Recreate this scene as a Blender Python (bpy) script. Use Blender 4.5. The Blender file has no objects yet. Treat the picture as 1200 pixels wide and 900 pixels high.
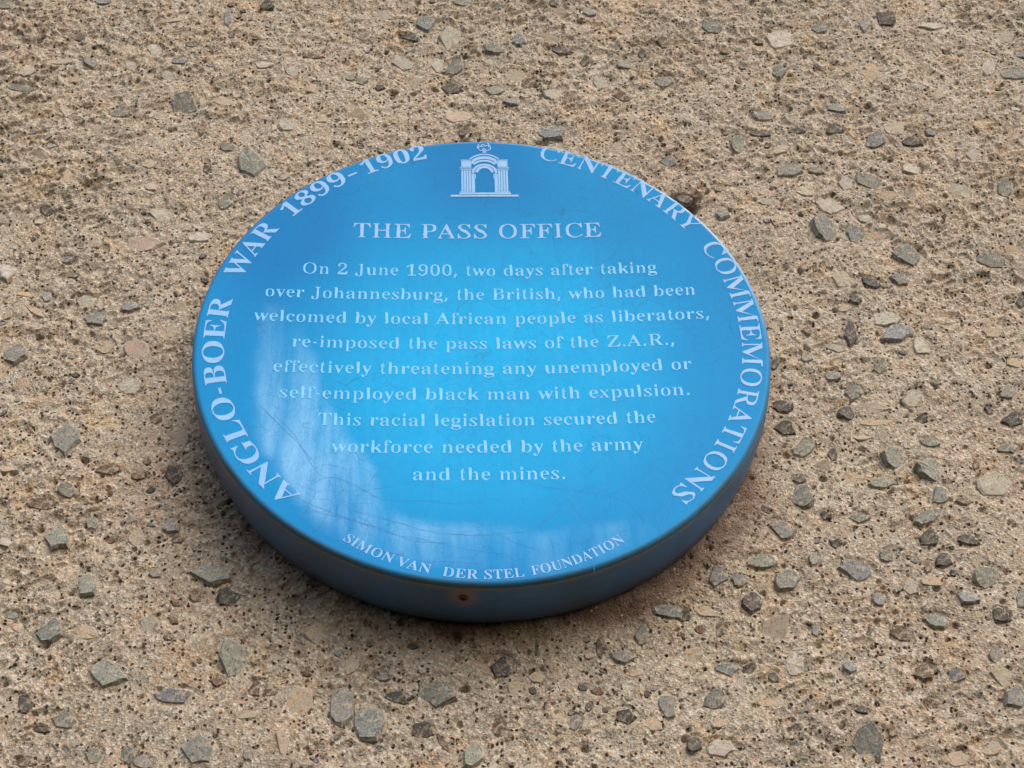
import bpy, math
import numpy as np
from mathutils import Matrix, Vector, noise as mnoise

# ---------------------------------------------------------------- camera, light, exposure
R0 = 0.20                       # radius of the plaque in metres
scene = bpy.context.scene
COL = scene.collection
F_PX, RX, RY, RZ, TV = 1836.88, -0.6740, -0.0509, -0.0378, (-0.1072, -0.0129, 5.6252)
def _rot():
    X = np.array([[1, 0, 0], [0, math.cos(RX), -math.sin(RX)], [0, math.sin(RX), math.cos(RX)]])
    Y = np.array([[math.cos(RY), 0, math.sin(RY)], [0, 1, 0], [-math.sin(RY), 0, math.cos(RY)]])
    Z = np.array([[math.cos(RZ), -math.sin(RZ), 0], [math.sin(RZ), math.cos(RZ), 0], [0, 0, 1]])
    return Z @ X @ Y
_R = _rot()                     # plaque axes (right, down, into the wall) -> camera axes (right, down, forward)
_pos = -_R.T @ np.array(TV) * R0
M2W = np.array([[1, 0, 0], [0, 0, 1], [0, -1, 0]])      # (right, down, into wall) -> world X, Y, Z
cam_d = bpy.data.cameras.new("camera")
cam_d.sensor_width = 36.0
cam_d.lens = 36.0 * F_PX / 1200.0
cam_d.clip_start = 0.02
cam_d.clip_end = 200.0
cam = bpy.data.objects.new("camera", cam_d)
COL.objects.link(cam)
_rt, _dn, _fw = (M2W @ _R[0], M2W @ _R[1], M2W @ _R[2])
_m = Matrix.Identity(4)
_p = M2W @ _pos
for i in range(3):
    _m[i][0] = _rt[i]; _m[i][1] = -_dn[i]; _m[i][2] = -_fw[i]; _m[i][3] = _p[i]
cam.matrix_world = _m
scene.camera = cam

SUN_EL, SUN_AZ = math.radians(38), math.radians(27)     # azimuth measured from straight out of the wall towards the right
world = bpy.data.worlds.new("World"); scene.world = world
world.use_nodes = True
wn = world.node_tree.nodes; wl = world.node_tree.links
sky = wn.new("ShaderNodeTexSky"); sky.sky_type = 'NISHITA'; sky.sun_disc = False
sky.sun_elevation = SUN_EL
sky.air_density = 1.0; sky.dust_density = 3.0; sky.ozone_density = 1.0
bg = wn["Background"]; wl.new(sky.outputs[0], bg.inputs[0]); bg.inputs[1].default_value = 0.14
_dir = Vector((math.sin(SUN_AZ) * math.cos(SUN_EL), -math.cos(SUN_AZ) * math.cos(SUN_EL), math.sin(SUN_EL)))
sky.sun_rotation = math.atan2(_dir.x, _dir.y)
sun_d = bpy.data.lights.new("sun", 'SUN'); sun_d.energy = 0.9; sun_d.angle = math.radians(50); sun_d.color = (1.0, 0.93, 0.84)
sun = bpy.data.objects.new("sun", sun_d); COL.objects.link(sun)
sun.rotation_euler = (-_dir).to_track_quat('-Z', 'Y').to_euler()
sun.location = _dir * 3
vs = scene.view_settings
vs.view_transform = 'Standard'; vs.look = 'None'; vs.exposure = 0.64; vs.gamma = 1.0; vs.use_curve_mapping = False

rng = np.random.default_rng(11)

# ---------------------------------------------------------------- helpers
def mesh_obj(name, verts, faces, mats, parent=None, smooth=False, loc=None, mat_idx=None):
    me = bpy.data.meshes.new(name)
    verts = np.asarray(verts, dtype=np.float32)
    if isinstance(faces, np.ndarray):
        n, k = faces.shape
        me.vertices.add(len(verts)); me.vertices.foreach_set("co", verts.ravel())
        me.loops.add(n * k); me.loops.foreach_set("vertex_index", faces.astype(np.int32).ravel())
        me.polygons.add(n); me.polygons.foreach_set("loop_start", np.arange(0, n * k, k, dtype=np.int32))
        me.polygons.foreach_set("loop_total", np.full(n, k, dtype=np.int32))
        me.update(calc_edges=True)
    else:
        me.from_pydata(verts.tolist(), [], faces)
    for m in (mats if isinstance(mats, (list, tuple)) else [mats]):
        me.materials.append(m)
    if mat_idx is not None:
        me.polygons.foreach_set("material_index", np.asarray(mat_idx, dtype=np.int32))
    me.polygons.foreach_set("use_smooth", np.full(len(me.polygons), smooth, dtype=bool))
    me.update()
    o = bpy.data.objects.new(name, me); COL.objects.link(o)
    if parent is not None: o.parent = parent
    if loc is not None: o.location = loc
    return o

def lattice_noise(x, z, wl_x, wl_z, seed):
    """smooth value noise, about -1..1, wavelengths in metres"""
    r = np.random.default_rng(seed)
    N = 256
    tab = r.uniform(-1, 1, (N, N))
    ro = (seed * 0.7131) % 3.1 - 1.5; ro = ro * 0.35 if abs(wl_x / wl_z - 1) > 0.2 else ro
    x, z = x * math.cos(ro) + z * math.sin(ro), -x * math.sin(ro) + z * math.cos(ro)
    fx = x / wl_x + 1000.37; fz = z / wl_z + 1000.71
    ix = np.floor(fx).astype(int); iz = np.floor(fz).astype(int)
    tx = fx - ix; tz = fz - iz
    tx = tx * tx * tx * (tx * (tx * 6 - 15) + 10); tz = tz * tz * tz * (tz * (tz * 6 - 15) + 10)
    a = tab[iz % N, ix % N]; b = tab[iz % N, (ix + 1) % N]; c = tab[(iz + 1) % N, ix % N]; d = tab[(iz + 1) % N, (ix + 1) % N]
    return (a * (1 - tx) + b * tx) * (1 - tz) + (c * (1 - tx) + d * tx) * tz

def new_mat(name):
    m = bpy.data.materials.new(name); m.use_nodes = True
    nt = m.node_tree; return m, nt, nt.nodes, nt.links, nt.nodes["Principled BSDF"]

def N(nodes, kind, **kw):
    n = nodes.new(kind)
    for k, v in kw.items():
        if k in ("operation", "blend_type", "data_type", "feature", "attribute_name", "noise_dimensions", "distance", "interpolation_type", "vector_type"):
            setattr(n, k, v)
        else: n.inputs[k].default_value = v
    return n

def mixc(nodes, links, fac, a, b, blend='MIX'):
    n = nodes.new("ShaderNodeMix"); n.data_type = 'RGBA'; n.blend_type = blend
    for sock, v in ((n.inputs[0], fac), (n.inputs[6], a), (n.inputs[7], b)):
        if hasattr(v, "is_output"): links.new(v, sock)
        else: sock.default_value = v if not isinstance(v, tuple) or len(v) == 4 else (*v, 1)
    return n.outputs[2]

def ramp(nodes, links, src, stops):
    n = nodes.new("ShaderNodeValToRGB"); links.new(src, n.inputs[0])
    el = n.color_ramp.elements
    while len(el) < len(stops): el.new(0.5)
    for e, (p, c) in zip(el, stops):
        e.position = p; e.color = (c, c, c, 1) if not isinstance(c, tuple) else (*c, 1)
    return n.outputs[0]

def mrange(nodes, links, src, a, b, c=0.0, d=1.0):
    n = nodes.new("ShaderNodeMapRange"); links.new(src, n.inputs[0])
    for i, v in enumerate((a, b, c, d)): n.inputs[i + 1].default_value = v
    n.clamp = True
    return n.outputs[0]

# ---------------------------------------------------------------- materials
def mat_wall():
    m, nt, nd, lk, p = new_mat("weathered_aggregate_concrete")
    tc = nd.new("ShaderNodeTexCoord"); co = tc.outputs["Object"]
    def noise(scale, detail=4, rough=0.6, w=0.0):
        n = N(nd, "ShaderNodeTexNoise", Scale=scale, Detail=detail, Roughness=rough); n.noise_dimensions = '4D'; n.inputs["W"].default_value = w
        lk.new(co, n.inputs["Vector"]); return n.outputs["Fac"]
    def vor(scale, feature='F1'):
        n = N(nd, "ShaderNodeTexVoronoi", Scale=scale); n.feature = feature
        wob = N(nd, "ShaderNodeTexNoise", Scale=scale * 0.9, Detail=2.0); lk.new(co, wob.inputs["Vector"])
        v = N(nd, "ShaderNodeVectorMath", operation='MULTIPLY_ADD'); lk.new(wob.outputs["Color"], v.inputs[0])
        v.inputs[1].default_value = (0.9 / scale,) * 3; lk.new(co, v.inputs[2]); lk.new(v.outputs[0], n.inputs["Vector"])
        return n
    base = mixc(nd, lk, mrange(nd, lk, noise(14, 5, 0.65), 0.38, 0.64), WALL_A, WALL_B)
    # ochre / orange iron staining in patches and along small hollows
    base = mixc(nd, lk, mrange(nd, lk, noise(38, 5, 0.7, 3.1), 0.52, 0.66, 0, 0.80), base, (0.48, 0.325, 0.175))
    base = mixc(nd, lk, mrange(nd, lk, noise(9, 3, 0.6, 7.7), 0.50, 0.72, 0, 0.45), base, (0.42, 0.275, 0.19))
    base = mixc(nd, lk, mrange(nd, lk, noise(22, 5, 0.65, 12.3), 0.50, 0.64, 0, 0.60), base, (0.27, 0.255, 0.22))
    base = mixc(nd, lk, mrange(nd, lk, noise(130, 4, 0.7, 15.3), 0.56, 0.69, 0, 0.60), base, (0.48, 0.32, 0.175))
    base = mixc(nd, lk, mrange(nd, lk, noise(110, 4, 0.7, 18.9), 0.56, 0.70, 0, 0.60), base, (0.22, 0.21, 0.185))
    base = mixc(nd, lk, mrange(nd, lk, noise(60, 4, 0.7, 9.4), 0.55, 0.74, 0, 0.6), base, (0.43, 0.40, 0.345))
    # sand grains: cells of slightly different stone
    g = vor(620)
    sep = nd.new("ShaderNodeSeparateColor"); lk.new(g.outputs["Color"], sep.inputs[0])
    base = mixc(nd, lk, mrange(nd, lk, sep.outputs[0], 0.60, 0.9, 0, 0.75), base, (0.60, 0.55, 0.46))
    base = mixc(nd, lk, mrange(nd, lk, sep.outputs[1], 0.66, 1.0, 0, 0.50), base, (0.50, 0.285, 0.13))
    base = mixc(nd, lk, mrange(nd, lk, sep.outputs[2], 0.66, 0.9, 0, 0.75), base, (0.16, 0.13, 0.10))
    # scattered black and rust-brown mineral specks, which also paint in the shade of the smallest pits
    s = vor(330)
    sp = nd.new("ShaderNodeSeparateColor"); lk.new(s.outputs["Color"], sp.inputs[0])
    pick = mrange(nd, lk, sp.outputs[0], 0.77, 0.79)
    core = mrange(nd, lk, s.outputs["Distance"], 0.42, 0.34)
    mm = N(nd, "ShaderNodeMath", operation='MULTIPLY'); lk.new(pick, mm.inputs[0]); lk.new(core, mm.inputs[1])
    tint = mixc(nd, lk, sp.outputs[1], (0.022, 0.018, 0.016), (0.10, 0.045, 0.025))
    base = mixc(nd, lk, mm.outputs[0], base, tint)
    # damp brown staining in the mortar round the plaque, plus painted shade in the hollow (attribute from the mesh)
    at = nd.new("ShaderNodeAttribute"); at.attribute_name = "grime_shade"
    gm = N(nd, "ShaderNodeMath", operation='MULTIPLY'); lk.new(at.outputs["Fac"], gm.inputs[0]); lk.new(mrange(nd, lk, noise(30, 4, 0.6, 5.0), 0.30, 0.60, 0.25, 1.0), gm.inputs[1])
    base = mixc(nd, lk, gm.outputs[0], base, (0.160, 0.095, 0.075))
    lk.new(base, p.inputs["Base Color"])
    p.inputs["Roughness"].default_value = 0.92
    p.inputs["Specular IOR Level"].default_value = 0.25
    h = mixc(nd, lk, 0.5, noise(900, 5, 0.75, 1.0), g.outputs["Distance"])
    b = nd.new("ShaderNodeBump"); b.inputs["Strength"].default_value = 1.0; b.inputs["Distance"].default_value = 0.0014
    lk.new(h, b.inputs["Height"]); lk.new(b.outputs[0], p.inputs["Normal"])
    return m

def mat_stone(use_attr=False):
    m, nt, nd, lk, p = new_mat("aggregate_grain" if use_attr else "aggregate_stone")
    tc = nd.new("ShaderNodeTexCoord"); co = tc.outputs["Object"]
    if use_attr:
        a = nd.new("ShaderNodeAttribute"); a.attribute_name = "grain_colour"; src = a.outputs["Color"]; cov = a.outputs["Alpha"]
    else:
        oi = nd.new("ShaderNodeObjectInfo"); src = oi.outputs["Color"]; cov = oi.outputs["Alpha"]
    n1 = N(nd, "ShaderNodeTexNoise", Scale=520.0, Detail=5.0, Roughness=0.75); lk.new(co, n1.inputs["Vector"])
    n2 = N(nd, "ShaderNodeTexNoise", Scale=120.0, Detail=4.0, Roughness=0.6); lk.new(co, n2.inputs["Vector"])
    v = N(nd, "ShaderNodeTexVoronoi", Scale=900.0); lk.new(co, v.inputs["Vector"])
    c = mixc(nd, lk, mrange(nd, lk, n1.outputs["Fac"], 0.25, 0.75), (0.62, 0.62, 0.62), (1.5, 1.48, 1.42))
    col = mixc(nd, lk, 1.0, src, c, 'MULTIPLY')
    sc = nd.new("ShaderNodeSeparateColor"); lk.new(v.outputs["Color"], sc.inputs[0])
    col = mixc(nd, lk, mrange(nd, lk, sc.outputs[0], 0.78, 0.95, 0, 0.55), col, (0.36, 0.33, 0.27))
    col = mixc(nd, lk, mrange(nd, lk, sc.outputs[1], 0.80, 0.95, 0, 0.6), col, (0.045, 0.04, 0.035))
    col = mixc(nd, lk, mrange(nd, lk, n2.outputs["Fac"], 0.55, 0.70, 0, 0.6 if not use_attr else 0.2), col, (0.36, 0.265, 0.17))
    # mortar and dust still sticking to the stone
    nn = N(nd, "ShaderNodeTexNoise", Scale=260.0, Detail=6.0, Roughness=0.75); lk.new(co, nn.inputs["Vector"])
    cm = N(nd, "ShaderNodeMath", operation='ADD'); lk.new(nn.outputs["Fac"], cm.inputs[0]); lk.new(cov, cm.inputs[1])
    ea = nd.new('ShaderNodeAttribute'); ea.attribute_name = 'edge'
    ce = N(nd, 'ShaderNodeMath', operation='MULTIPLY_ADD'); lk.new(ea.outputs['Fac'], ce.inputs[0]); ce.inputs[1].default_value = 0.13; lk.new(cm.outputs[0], ce.inputs[2]); cm = ce
    col = mixc(nd, lk, mrange(nd, lk, cm.outputs[0], 1.10, 1.17, 0, 0.92), col, mixc(nd, lk, mrange(nd, lk, n1.outputs["Fac"], 0.3, 0.7), WALL_A, WALL_B))
    lk.new(col, p.inputs["Base Color"])
    p.inputs["Roughness"].default_value = 0.78; p.inputs["Specular IOR Level"].default_value = 0.3
    b = nd.new("ShaderNodeBump"); b.inputs["Strength"].default_value = 0.7; b.inputs["Distance"].default_value = 0.0009
    lk.new(n1.outputs["Fac"], b.inputs["Height"]); lk.new(b.outputs[0], p.inputs["Normal"])
    return m

def mat_glaze():
    m, nt, nd, lk, p = new_mat("blue_ceramic_glaze")
    tc = nd.new("ShaderNodeTexCoord"); co = tc.outputs["Object"]
    def noise(scale, detail, rough, w=0.0, stretch=None):
        n = N(nd, "ShaderNodeTexNoise", Scale=scale, Detail=detail, Roughness=rough)
        if stretch:
            mp = nd.new("ShaderNodeMapping"); mp.inputs["Scale"].default_value = stretch; mp.inputs["Location"].default_value = (w, 0, w)
            lk.new(co, mp.inputs["Vector"]); lk.new(mp.outputs[0], n.inputs["Vector"])
        else: lk.new(co, n.inputs["Vector"])
        return n.outputs["Fac"]
    blue = mixc(nd, lk, mrange(nd, lk, noise(12, 3, 0.6), 0.3, 0.7), GLAZE_A, GLAZE_B)
    blue = mixc(nd, lk, mrange(nd, lk, noise(240, 3, 0.7, 2.0), 0.35, 0.75, 0, 0.05), blue, (0.16, 0.48, 0.78))
    # faint vertical washing streaks
    blue = mixc(nd, lk, mrange(nd, lk, noise(60, 4, 0.6, 4.0, (2.2, 1, 0.10)), 0.48, 0.75, 0, 0.09), blue, (0.12, 0.42, 0.75))
    dp = nd.new("ShaderNodeAttribute"); dp.attribute_name = "rim_blue"
    blue = mixc(nd, lk, dp.outputs["Fac"], blue, (0.002, 0.172, 0.455))  # deeper blue towards the rim
    # soft bright reflection painted into the glaze colour, streaky
    at = nd.new("ShaderNodeAttribute"); at.attribute_name = "painted_reflection"
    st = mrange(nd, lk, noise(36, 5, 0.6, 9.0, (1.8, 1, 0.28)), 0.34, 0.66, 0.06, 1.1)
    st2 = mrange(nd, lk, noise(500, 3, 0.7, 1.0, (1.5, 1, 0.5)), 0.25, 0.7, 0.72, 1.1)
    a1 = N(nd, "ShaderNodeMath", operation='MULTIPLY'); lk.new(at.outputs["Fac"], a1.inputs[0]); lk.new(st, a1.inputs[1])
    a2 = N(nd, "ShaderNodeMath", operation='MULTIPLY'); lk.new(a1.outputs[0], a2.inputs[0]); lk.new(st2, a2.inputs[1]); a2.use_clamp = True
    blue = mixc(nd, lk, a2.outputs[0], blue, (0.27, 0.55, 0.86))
    # crazing of the glaze: fine network, patchy
    wob = N(nd, "ShaderNodeTexNoise", Scale=45.0, Detail=2.0); lk.new(co, wob.inputs["Vector"])
    vm = N(nd, "ShaderNodeVectorMath", operation='MULTIPLY_ADD'); lk.new(wob.outputs["Color"], vm.inputs[0]); vm.inputs[1].default_value = (0.012,) * 3; lk.new(co, vm.inputs[2])
    mask = mrange(nd, lk, noise(16, 2, 0.5, 6.0, (1, 1, 1)), 0.32, 0.60, 0.15, 1.0)
    crs = []
    for sc, wd, k in ((40, 0.011, 0.42), (105, 0.024, 0.34)):
        v = N(nd, "ShaderNodeTexVoronoi", Scale=float(sc)); v.feature = 'DISTANCE_TO_EDGE'; lk.new(vm.outputs[0], v.inputs["Vector"])
        c = mrange(nd, lk, v.outputs["Distance"], wd, 0.0, 0, k)
        q = N(nd, "ShaderNodeMath", operation='MULTIPLY'); lk.new(c, q.inputs[0]); lk.new(mask, q.inputs[1]); crs.append(q.outputs[0])
    for c in crs: blue = mixc(nd, lk, c, blue, (0.02, 0.10, 0.22))
    # thin dull olive glaze where it breaks over the lip, stronger towards the bottom
    lp = nd.new("ShaderNodeAttribute"); lp.attribute_name = "lip"
    lq = N(nd, "ShaderNodeMath", operation='MULTIPLY'); lk.new(lp.outputs["Fac"], lq.inputs[0]); lk.new(mrange(nd, lk, noise(70, 4, 0.6, 3.0), 0.3, 0.6, 0.35, 1.0), lq.inputs[1])
    blue = mixc(nd, lk, lq.outputs[0], blue, (0.075, 0.11, 0.11))
    pe = nd.new("ShaderNodeAttribute"); pe.attribute_name = "edge_glare"  # highlight along the upper right lip, painted into the colour
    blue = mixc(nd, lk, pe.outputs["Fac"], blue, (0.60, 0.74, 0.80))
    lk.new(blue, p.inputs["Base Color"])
    r = mrange(nd, lk, noise(30, 4, 0.6, 2.0), 0.3, 0.7, 0.16, 0.26)
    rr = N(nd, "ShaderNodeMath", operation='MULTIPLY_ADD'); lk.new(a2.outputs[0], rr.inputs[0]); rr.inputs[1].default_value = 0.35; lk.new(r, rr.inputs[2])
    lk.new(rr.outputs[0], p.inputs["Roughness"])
    p.inputs["IOR"].default_value = 1.5
    gs = nd.new("ShaderNodeAttribute"); gs.attribute_name = "gloss"
    lk.new(mrange(nd, lk, gs.outputs["Fac"], 0.0, 1.0, 0.065, 0.9), p.inputs["Specular IOR Level"])
    b = nd.new("ShaderNodeBump"); b.inputs["Strength"].default_value = 0.25; b.inputs["Distance"].default_value = 0.0006
    lk.new(noise(26, 3, 0.5, 0.0), b.inputs["Height"]); lk.new(b.outputs[0], p.inputs["Normal"])
    return m

def mat_side():
    m, nt, nd, lk, p = new_mat("grimy_shaded_glaze_side")
    tc = nd.new("ShaderNodeTexCoord"); co = tc.outputs["Object"]
    def noise(scale, detail, rough):
        n = N(nd, "ShaderNodeTexNoise", Scale=scale, Detail=detail, Roughness=rough); lk.new(co, n.inputs["Vector"]); return n.outputs["Fac"]
    c = mixc(nd, lk, mrange(nd, lk, noise(22, 5, 0.65), 0.35, 0.68), SIDE_A, SIDE_B)
    c = mixc(nd, lk, mrange(nd, lk, noise(160, 4, 0.7), 0.48, 0.78, 0, 0.40), c, (0.13, 0.12, 0.10))
    at = nd.new("ShaderNodeAttribute"); at.attribute_name = "lip"
    q = N(nd, "ShaderNodeMath", operation='MULTIPLY'); lk.new(at.outputs["Fac"], q.inputs[0]); lk.new(mrange(nd, lk, noise(60, 4, 0.6), 0.3, 0.6, 0.4, 1.0), q.inputs[1])
    c = mixc(nd, lk, q.outputs[0], c, (0.20, 0.20, 0.13))
    at2 = nd.new("ShaderNodeAttribute"); at2.attribute_name = "side_brown"
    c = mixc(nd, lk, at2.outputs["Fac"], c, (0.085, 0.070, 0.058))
    rs = nd.new("ShaderNodeAttribute"); rs.attribute_name = "rust"
    rq = N(nd, "ShaderNodeMath", operation='MULTIPLY'); lk.new(rs.outputs["Fac"], rq.inputs[0]); lk.new(mrange(nd, lk, noise(120, 4, 0.6), 0.3, 0.6, 0.5, 1.0), rq.inputs[1])
    c = mixc(nd, lk, rq.outputs[0], c, (0.30, 0.15, 0.07))
    lk.new(c, p.inputs["Base Color"]); p.inputs["Roughness"].default_value = 0.42
    b = nd.new("ShaderNodeBump"); b.inputs["Strength"].default_value = 0.3; b.inputs["Distance"].default_value = 0.0008
    lk.new(noise(60, 4, 0.6), b.inputs["Height"]); lk.new(b.outputs[0], p.inputs["Normal"])
    return m

def mat_print(name, ca, cb):
    m, nt, nd, lk, p = new_mat(name)
    tc = nd.new("ShaderNodeTexCoord"); co = tc.outputs["Object"]
    n = N(nd, "ShaderNodeTexNoise", Scale=420.0, Detail=4.0, Roughness=0.7); lk.new(co, n.inputs["Vector"])
    n2 = N(nd, "ShaderNodeTexNoise", Scale=50.0, Detail=3.0); lk.new(co, n2.inputs["Vector"])
    c = mixc(nd, lk, mrange(nd, lk, n2.outputs["Fac"], 0.35, 0.65), ca, cb)
    c = mixc(nd, lk, mrange(nd, lk, n.outputs["Fac"], 0.45, 0.75, 0, 0.55), c, GLAZE_A)
    lk.new(c, p.inputs["Base Color"]); p.inputs["Roughness"].default_value = 0.3
    return m

def mat_flat(name, col, rough=0.6):
    m, nt, nd, lk, p = new_mat(name)
    tc = nd.new("ShaderNodeTexCoord")
    n = N(nd, "ShaderNodeTexNoise", Scale=300.0, Detail=3.0); lk.new(tc.outputs["Object"], n.inputs["Vector"])
    c = mixc(nd, lk, mrange(nd, lk, n.outputs["Fac"], 0.3, 0.7), tuple(x * 0.75 for x in col), tuple(x * 1.3 for x in col))
    lk.new(c, p.inputs["Base Color"]); p.inputs["Roughness"].default_value = rough
    return m

WALL_A, WALL_B = (0.32, 0.275, 0.212), (0.44, 0.395, 0.318)
GLAZE_A, GLAZE_B = (0.002, 0.300, 0.63), (0.001, 0.370, 0.74)
SIDE_A, SIDE_B = (0.010, 0.085, 0.19), (0.010, 0.15, 0.40)  # rim: the blue glaze with its shade painted in, grime comes on top
M_WALL = mat_wall(); M_STONE = mat_stone(); M_GRAIN = mat_stone(True)
M_GLAZE = mat_glaze(); M_SIDE = mat_side()
M_TEXT = mat_print("pale_blue_lettering", (0.095, 0.45, 0.80), (0.12, 0.49, 0.82))
M_RING = mat_print("white_blue_lettering", (0.155, 0.37, 0.69), (0.19, 0.41, 0.71))
M_CRACK = mat_flat("crack_line", (0.012, 0.20, 0.48), 0.5)

# ---------------------------------------------------------------- the wall: height field
PT = 0.2410 * R0           # height of the plaque's lip above the wall datum y = 0
DISH = 0.0415 * R0         # the face is dished by this much
WALL_Y = 0.040 * R0        # the mean wall surface lies this far behind the datum

def axis(lo, hi, step, far, grow=1.35):
    a = list(np.arange(lo, hi, step)) if not callable(step) else []
    if callable(step):
        v = lo
        while v < hi: a.append(v); v += step(v)
    s = 0.002; v = a[-1]; tail = []
    while v < far: v += s; tail.append(v); s *= grow
    s = 0.002; v = a[0]; head = []
    while v > -far: v -= s; head.append(v); s *= grow
    return np.array(head[::-1] + a + tail)
gx = axis(-0.435, 0.515, 0.00082, 2.2)
gz = axis(-0.315, 0.452, lambda v: 0.00070 + 0.00040 * (v + 0.31) / 0.76, 2.2)
X, Z = np.meshgrid(gx, gz)
RR = np.hypot(X, Z) / R0

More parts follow.
